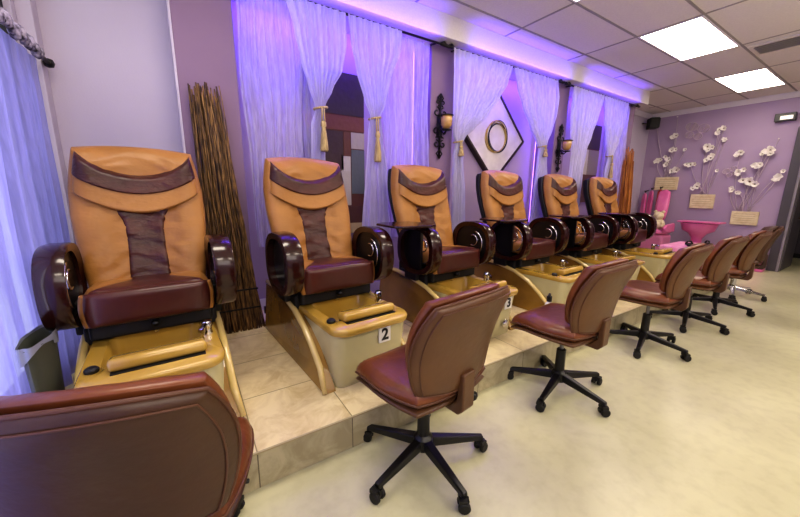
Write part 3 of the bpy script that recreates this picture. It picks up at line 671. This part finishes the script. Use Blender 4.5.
sconce(2.455,2.06,'black wrought-iron wall sconce with amber cup on the pillar left of the diamond picture')
sconce(4.72,2.00,'black wrought-iron wall sconce with amber cup on the pillar right of the diamond picture')
# ------------------------------------------------------------------ cane bundles
def bundle(n,xb0,xb1,yb,xt0,xt1,yt,zt,mats,label,seed,rad,zb=PZ):
    rnd=random.Random(seed); t=thing('cane_bundle',((xb0+xb1)/2,yb,zb),label,'cane bundle')
    ox,oy=(xb0+xb1)/2,yb
    rows=5
    for i in range(n):
        f=(i+.5)/n; row=i%rows
        f=min(1,max(0,f+rnd.uniform(-.02,.02)))
        bx=xb0+(xb1-xb0)*f-ox; by=-row*.028
        tx=xt0+(xt1-xt0)*min(1,max(0,f+rnd.uniform(-.14,.14)))-ox; ty=yt-oy-row*.012
        z=zt-zb+rnd.uniform(-.22,.03)-.03*abs(f-.5)
        k=rnd.uniform(.7,1.2); pts=[];rs=[]; wob=rnd.uniform(0,6)
        N_=18
        for j in range(N_+1):
            g=j/N_; pts.append((bx+(tx-bx)*g+.005*math.sin(g*14+wob),by+(ty-by)*g+.003*math.cos(g*11+wob),z*g))
            rs.append(rad*k*(1-.35*g)*(1.18 if j%3==0 else 1))
        b=MB(); b.tube(pts,rs,6); b.build('cane',mats[rnd.randrange(len(mats))],t,smooth=True)
    for zz in (.20,.36):
        w_=(xb1-xb0)/2; sh=((xt0+xt1)/2-ox)*zz/(zt-zb)
        b=MB(); b.box(-w_-.004+sh,w_*.93+sh,-rows*.028-.005,-rows*.028+.003,zz-.006,zz+.006); b.build('tie_band',M['blackm'],t)
    return t
bundle(100,.115,.475,3.01,.105,.30,3.015,2.10,[M['cane'],M['cane_d']],'tall brown cane bundle leaning between the first two pedicure chairs',3,.0072)
bundle(40,6.62,6.98,2.98,6.60,6.9,3.0,2.14,[M['cane_o']],'orange brown cane bundle standing in the far corner past the last chair',4,.012,0)
# ------------------------------------------------------------------ wall flowers on the far wall
def flower_mesh(r,rnd):
    b=MB()
    for k in range(6):
        a=2*PI*k/6+rnd.uniform(-.2,.2); l=r*rnd.uniform(.8,1.15); w_=r*.42
        c=Vector((-.3,math.cos(a),math.sin(a))).normalized(); sde=Vector((0,-math.sin(a),math.cos(a)))
        vs=[]
        for j,(f,ww,dx) in enumerate(((0,.15,0),(.35,.8,-.10),(.7,1,-.22),(1,.35,-.15))):
            for s in (-1,0,1): vs.append(c*l*f+sde*w_*ww*s+Vector((dx*r*(1.4 if s else 1)*1.6,0,0)))
        fs=[(j*3+i,j*3+i+1,j*3+i+4,j*3+i+3) for j in range(3) for i in range(2)]
        b.add(vs,fs,0)
    b.lathe([(0,-r*.2),(r*.2,-r*.1),(r*.2,r*.1),(0,r*.2)],8,Matrix.Translation((-.18*r,0,0)),1)
    return b
def spray(base,heads,label,seed):
    rnd=random.Random(seed); t=thing('wall_flower_spray',(XF,base[0],base[1]),label,'wall flowers')
    for (y,z,r) in heads:
        b=MB(); dy,dz=y-base[0],z-base[1]; o=rnd.uniform(-.06,.06); y0=rnd.uniform(-.08,.08)
        b.tube([(-.03,y0+(dy-y0)*f+ (f*(1-f))*o*4,dz*f) for f in [i/8 for i in range(9)]],.006,5); b.build('stem',M['stem'],t,smooth=True)
        n=3 if r>.075 else 2 if r>.055 else 1
        r*=.85; b=flower_mesh(r*.85,rnd)
        for k in range(n-1):
            b2=flower_mesh(r*.65,rnd); oy,oz=rnd.uniform(-1.0,1.0)*r,rnd.uniform(-1,1)*r*.9
            nn=len(b.v); b.v+=[(v[0]-.01,v[1]+oy,v[2]+oz) for v in b2.v]; b.f+=[tuple(i+nn for i in f) for f in b2.f]; b.mi+=b2.mi
        b.v=[(v[0]-.045,v[1]+dy,v[2]+dz) for v in b.v]
        b.build('flower_head',[M['petal'],M['petal_c']],t,smooth=True,weld=False)
    return t
def plaque(y0,y1,z0,z1,label,leg=0):
    t=thing('wall_planter',(XF,(y0+y1)/2,z0),label,'wall plaque')
    w_=(y1-y0)/2
    b=MB(); b.box(-.045,-.005,-w_,w_,0,z1-z0); b.build('plate',M['plate'],t,bevel=.004)
    b=MB()
    for k in range(5): b.box(-.047,-.044,-w_+.04,w_-.04,(z1-z0)*(.16+.16*k),(z1-z0)*(.16+.16*k)+.006)
    b.build('grooves',simple('groove_tan','#a8946e',.7) if 'groove_tan' not in bpy.data.materials else bpy.data.materials['groove_tan'],t)
plaque(2.90,3.31,1.45,1.72,'cream plaque below the left flower spray on the far wall')
plaque(2.26,2.64,1.08,1.36,'cream plaque below the middle flower spray on the far wall')
plaque(1.60,1.97,.80,1.05,'cream plaque below the right flower spray on the far wall')
M['petal']=M['petal']
spray((3.12,1.70),[(3.06,2.57,.085),(3.31,2.08,.085),(3.13,2.09,.08),(3.09,2.29,.08),(2.95,1.87,.10),(2.865,2.27,.05),(3.16,1.98,.07),(3.46,2.9,.02),(3.09,2.95,.02)],'left spray of silvery white flowers nearest the corner speaker',21)
spray((2.44,1.34),[(2.73,1.96,.08),(2.563,1.52,.085),(2.51,2.29,.095),(2.43,2.07,.09),(2.30,1.82,.05),(2.27,2.39,.06),(2.32,2.61,.075),(2.40,2.54,.065)],'middle spray of silvery white flowers above the second plaque',22)
spray((1.82,1.03),[(2.01,2.13,.085),(1.99,1.78,.08),(2.03,1.45,.07),(1.93,1.40,.065),(1.81,1.60,.11),(1.74,1.88,.09),(1.63,2.14,.10),(1.72,2.09,.06),(1.46,1.68,.09),(1.42,1.77,.05),(1.56,2.33,.015)],'right spray of silvery white flowers beside the doorway',23)
def butterfly(y,z,s,label,rot):
    t=thing('sheer_butterfly',(XF-.03,y,z),label,'butterfly ornament'); t.rotation_euler=(rot,0,0)
    for sg in (-1,1):
        for (cy,cz,ry,rz) in ((.5,.42,.52,.42),(.38,-.35,.36,.33)):
            b=MB(); n=18; pts=[(-.02-.25*s*abs(cy+ry*math.cos(2*PI*i/n))*.5,sg*s*(cy+ry*math.cos(2*PI*i/n)),s*(cz+rz*math.sin(2*PI*i/n))) for i in range(n)]
            b.add(pts+[(-.02-.05*s,sg*s*cy,s*cz)],[(i,(i+1)%n,n) for i in range(n)]); w=b.build('wing',M['sheer_b'],t)
            b=MB(); b.tube(pts,.004,5,closed=True); b.build('wing_wire',M['stem'],w,smooth=True)
M['sheer_b']=sheer('butterfly_gauze','#dccbd4',.35)
butterfly(2.74,2.60,.20,'sheer gauze butterfly ornament above the middle flower spray',.3)
butterfly(2.09,1.78,.11,'smaller sheer gauze butterfly ornament left of the right flower spray',-.4)
# wall lamp / sensor near the doorway, corner speaker
t=thing('wall_light',(XF,1.54,2.68),'black-framed white wall light high beside the doorway','wall light')
b=MB(); b.box(-.10,0,-.13,.12,-.07,.06); b.build('housing',M['black'],t,bevel=.008)
b=MB(); b.box(-.108,-.098,-.10,.05,-.045,.015); b.build('lens',simple('lens_white','#e6e0da',.4,emit='#fff4e6',es=.6),t,bevel=.003)
t=thing('corner_speaker',(8.62,3.42,2.83),'small black speaker high in the far left corner','speaker',rz=R(40))
b=MB(); b.box(-.10,.10,-.09,.09,-.10,.12); b.build('cabinet',M['blackm'],t,bevel=.02,seg=3)
b=MB(); b.box(-.085,.085,-.098,-.088,-.085,.105); b.build('grille',simple('speaker_grille','#1b1a1c',.8),t,bevel=.004)
b=MB(); b.tube([(0,.08,0),(0,.2,.02)],.015,6); b.build('bracket',M['black'],t)
# doorway at the far right
d=MB(); d.box(XF-.05,XF+.13,1.24,1.36,0,2.5); struct(d.build('door_1',simple('dark_door_frame','#4b474f',.45),bevel=.006))
d=MB(); d.box(XF-.07,XF+.10,1.205,1.24,0,2.5); struct(d.build('trim_8',simple('light_door_stop','#837d86',.4),bevel=.004))
d=MB(); d.box(XF,XF+.12,-.2,1.36,2.5,ZC); struct(d.build('wall_far_lintel',M['lav']))
d=MB(); d.box(XF+.13,XF+1.0,1.20,1.25,.0,2.4); dl=struct(d.build('door_2',simple('grey_door_leaf','#57525b',.4),bevel=.004))
b=MB(); b.tube([(XF+.5,1.19,.95),(XF+.5,1.14,.95),(XF+.5,1.14,1.25),(XF+.5,1.19,1.25)],.012,8); b.build('door_handle',simple('brass_brown','#6b4a32',.35,metal=.6),dl,smooth=True)
# ------------------------------------------------------------------ pink corner
t=thing('pink_spa_chair',(8.25,2.80,0),'small pink spa chair with rounded back below the left plaque','spa chair')
Sp=pillow_map(.115,.33,.6,.05,.05,4)
b=MB(); pillow(b,Sp,lambda x,s,n:(.12-n+s*.15,x+.13,1.12+s),16); b.build('backrest',M['pink'],t,smooth=True)
Sp=pillow_map(.25,.26,.5,.06,.05,4)
b=MB(); pillow(b,Sp,lambda x,s,n:(-.10+s,x+.12,.60+n),16); b.build('seat',M['pink'],t,smooth=True)
b=MB(); b.box(-.33,.12,-.12,.36,0,.55); b.build('base',simple('pale_pink_base','#c87aa2',.3),t,bevel=.05,seg=3)
for s in (-1,1):
    b=MB(); b.prism([(-.33,.62),(-.36,.70),(-.25,.76),(.1,.78),(.14,.6)],.12+s*.24-.03,.12+s*.24+.03,'y'); b.build('arm',M['pink'],t,bevel=.02)
t=thing('pink_wash_basin',(8.50,2.32,0),'pink basin with a flat dark-slotted rim beside the pink chair','basin')
b=MB(); b.lathe([(.16,0),(.17,.02),(.10,.08),(.08,.50),(.14,.60),(.24,.66),(.28,.80),(.26,.80),(.22,.72),(.0,.66)],28,Matrix.Diagonal((.7,1.05,1,1))); b.build('bowl',M['pink'],t,auto=50)
b=MB(); b.box(-.14,.10,-.20,.22,.80,.815); b.build('slot_shadow',M['blackm'],t)
b=MB(); b.box(-.2,.15,-.36,.30,.812,.842); b.build('rim',M['pink'],t,bevel=.012,seg=3)
for i,(y,m_,z0,lab) in enumerate(((3.43,'pink',.72,'pink towel hanging from a hook next to the corner'),(3.31,'pink',.78,'second pink towel from the corner, hanging from a hook'),(3.15,'red',.80,'red towel hanging from a hook between pink ones'))):
    t=thing('hanging_towel',(8.78,y,z0),lab,'towel')
    Sp=pillow_map(.055,.33,.5,.03,.03,4)
    b=MB(); pillow(b,Sp,lambda x,s,n:(-n+.02*math.sin(x*50),x,.33+s),14); b.build('cloth',M[m_],t,smooth=True)
    t2=thing('wall_hook',(XF,y,z0+.70),'small black hook holding the '+('pink towel in the corner','second pink towel','red towel')[i],'hook')
    b=MB(); b.tube([(0,0,.02),(-.10,0,.0),(-.15,0,-.03),(-.17,0,.01)],.011,6); b.build('hook',M['black'],t2,smooth=True)
t=thing('plush_toy',(8.10,2.86,.655),'cream plush toy sitting by the pink chair','plush toy')
b=MB()
for (x,y,z,r) in ((0,0,.12,.12),):
    b.lathe([(0,0),(.09,.02),(.12,.09),(.10,.17),(.06,.20),(.0,.21)],16)
b.build('body',M['cream'],t,smooth=True)
b=MB(); b.lathe([(0,-.09),(.07,-.06),(.09,0),(.07,.06),(0,.09)],16,Matrix.Translation((-.02,0,.27))); b.build('head',M['cream'],t,smooth=True)
for s in (-1,1):
    b=MB(); b.lathe([(0,-.03),(.03,-.015),(.035,.01),(0,.035)],10,Matrix.Translation((-.01,s*.065,.35))); b.build('ear',M['cream'],t,smooth=True)
    b=MB(); b.tube([(-.04,s*.08,.15),(-.09,s*.12,.09),(-.13,s*.11,.05)],[.035,.035,.025],8); b.build('paw',M['cream'],t,smooth=True)
# towel-draped treatment table between the far stools
t=thing('treatment_table',(7.15,1.95,0),'low table under pink towels at the far end of the platform','table')
b=MB(); b.box(-.42,.42,-.30,.34,.46,.50); b.build('tabletop',M['pearl'],t,bevel=.01)
for sx in (-1,1):
    for sy in (-1,1):
        b=MB(); b.box(sx*.38-.02,sx*.38+.02,sy*.26-.02,sy*.26+.02,0,.46); b.build('leg',M['pearl'],t)
b=MB()
def cl(u,v):
    a=-.5+u; w_=-.5+v
    x=a*1.0; y=.34-(v*.95); z=.512+.004*math.sin(30*u)*math.sin(9*v)
    if y<-.32: z-=(-.32-y)*1.3; y=-.32-(-.32-y)*.25+.012*math.sin(u*26)
    if abs(x)>.44: z-=(abs(x)-.44)*1.5; x=math.copysign(.44+(abs(x)-.44)*.2,x)
    return (7.15+x,1.95+y,z)
b.grid(cl,40,30); tag(b.build('pink_towel',M['pinkc'],None,smooth=True),'pink towel draped over the low table','towel')
for i,(x,y,rz,lab) in enumerate(((6.98,1.98,.4,'black rubber sandal on the pink towel, nearer one'),(7.30,1.86,-.3,'black rubber sandal on the pink towel, farther one'))):
    t=thing('sandal',(x,y,.522),lab,'sandal',rz=rz)
    b=MB(); b.prism([(-.12,-.035),(-.10,-.045),(0,-.035),(.09,-.048),(.13,-.02),(.13,.025),(.09,.048),(0,.036),(-.10,.042),(-.12,.03)],0,.03,'z'); b.build('sole',M['blackm'],t,bevel=.008)
    b=MB(); b.tube([(.02,-.045,.02),(.045,-.02,.065),(.05,.02,.065),(.03,.045,.02)],.013,6); b.build('strap',M['black'],t,smooth=True)
t=thing('pink_bag',(8.62,1.45,0),'pink bag with handles standing on the floor by the doorway','bag')
b=MB(); b.prism([(-.11,0),(.11,0),(.085,.46),(-.085,.46)],-.09,.09,'x'); b.build('body',M['pink'],t,bevel=.02,seg=3)
b=MB()
for s in (-1,1): b.tube([(s*.07,-.05,.45),(s*.06,-.04,.57),(s*.06,.04,.57),(s*.07,.05,.45)],.008,6)
b.build('handles',M['pink'],t,smooth=True)
# small things on the platform
t=thing('pump_bottle',(2.50,1.56,PZ),'small clear pump bottle with black cap between the third and fourth chairs','bottle')
b=MB(); b.lathe([(.033,0),(.036,.01),(.036,.22),(.026,.25),(.014,.265),(0,.266)],18); b.build('body',M['white'],t,auto=50)
b=MB(); b.lathe([(.016,.265),(.022,.27),(.022,.31),(.012,.315),(.009,.335),(0,.336)],14); b.tube([(0,0,.33),(-.02,-.01,.335),(-.04,-.02,.325)],.008,6); b.build('pump_cap',M['black'],t,auto=50)
t=thing('waste_bin',(-.60,2.00,PZ),'grey green waste bin with a dull plastic liner beside the window curtain','bin')
b=MB(); b.lathe([(.0,0),(.075,0),(.10,.50),(.108,.51),(.10,.515),(.09,.50),(.07,.05),(0,.05)],20,Matrix.Diagonal((.40,1.5,1,1))); b.build('bin_body',M['bin'],t,auto=40)
b=MB()
b.grid(lambda u,v:(.40*(.112+.006*math.sin(u*40))*math.cos(2*PI*u),1.5*(.112+.006*math.sin(u*40))*math.sin(2*PI*u),.525-.05*v-.03*math.sin(u*12)*v),60,4); b.build('liner',M['bag'],t,smooth=True)
b=MB(); b.tube([(.53,3.02,PZ+.10),(.52,2.99,PZ+.05),(.50,2.97,PZ+.012),(.58,2.93,PZ+.01),(.66,2.90,PZ+.01)],.008,6); b.box(.505,.555,3.005,3.03,PZ+.08,PZ+.14); tag(b.build('power_cord',M['black'],None,smooth=False),'black power cord and plug by the baseboard behind chair number 2','cord')
# ------------------------------------------------------------------ lights
def area(name,loc,size,sy,energy,c,rot=(0,0,0),spread=None):
    l=bpy.data.lights.new(name,'AREA'); l.shape='RECTANGLE'; l.size=size; l.size_y=sy; l.energy=energy; l.color=c
    if spread: l.spread=spread
    o=bpy.data.objects.new(name,l); o.location=loc; o.rotation_euler=rot; col.objects.link(o); return o
V_=(.13,.05,1.0)
for x0,x1,e in ((.5,2.28,30),(2.72,4.55,30),(4.93,6.6,20)):
    area('niche_led_light',((x0+x1)/2,YP+.12,2.862),x1-x0,.06,e,V_,(R(20),0,0))
    area('niche_led_uplight',((x0+x1)/2,2.80,2.79),x1-x0,.03,e*.2,V_,(R(158),0,0),R(110))
    area('niche_side_light',(x1-.02,YN-.08,1.9),.05,1.7,e*.14,(.30,.14,1.0),(R(90),0,R(110)))
area('bounce_light',(3.2,-1.6,1.3),5.0,1.6,95,(1,.93,.82),(R(180),0,0))  # unseen uplight added to brighten the ceiling, in place of floor bounce
area('front_fill',(1.2,-2.4,2.5),3.5,1.2,40,(1,.92,.82),(R(62),0,R(-12)))  # unseen warm fill added behind the camera
# daylight through the window
area('window_daylight',(XW-.35,1.0,1.7),3.6,2.4,60,(.80,.80,1.0),(0,R(-90),0))
wd=bpy.data.worlds.new('World'); sc.world=wd; wd.use_nodes=True
bg=wd.node_tree.nodes['Background']; bg.inputs[0].default_value=(.80,.86,1,1); bg.inputs[1].default_value=1.2
# ------------------------------------------------------------------ camera
yaw,pit,roll,F=0.998862,-0.197269,0.010107,331.155934
f=Vector((math.cos(pit)*math.cos(yaw),math.cos(pit)*math.sin(yaw),math.sin(pit)))
r=Vector((math.sin(yaw),-math.cos(yaw),0)); u=r.cross(f)
r2=r*math.cos(roll)+u*math.sin(roll); u2=-r*math.sin(roll)+u*math.cos(roll)
mw=Matrix(((r2.x,u2.x,-f.x,0),(r2.y,u2.y,-f.y,0),(r2.z,u2.z,-f.z,H),(0,0,0,1)))
cd=bpy.data.cameras.new('Camera'); cam=bpy.data.objects.new('Camera',cd); col.objects.link(cam); cam.matrix_world=mw
cd.sensor_width=36; cd.lens=F/800*36; cd.clip_start=.05
sc.camera=cam
sc.view_settings.view_transform='Standard'; sc.view_settings.look='Medium High Contrast'; sc.view_settings.exposure=-.12
# ------------------------------------------------------------------ groups of repeats
GR={'pedicure_chair':'pedicure chairs along the platform','salon_stool':'rolling stools in front of the platform','ceiling_light':'ceiling light panels',
 'sheer_curtain':'straight sheer curtains','tied_curtain':'tied-back curtains','swagged_curtain':'swept-aside curtains','window_curtain':'window curtain panels',
 'curtain_rod':'curtain rods over the bays','tassel_tieback':'curtain tiebacks','led_strip':'violet light strips','block_painting':'block paintings',
 'wall_sconce':'iron wall sconces','cane_bundle':'cane bundles','wall_flower_spray':'flower sprays on the far wall','wall_planter':'cream plaques on the far wall',
 'sheer_butterfly':'gauze butterflies','hanging_towel':'towels on hooks','wall_hook':'towel hooks','sandal':'pair of sandals'}
for o in bpy.data.objects:
    if o.parent is None and o.get('label') and 'group' not in o:
        k=o.name.split('.')[0]
        if k in GR: o['group']=GR[k]
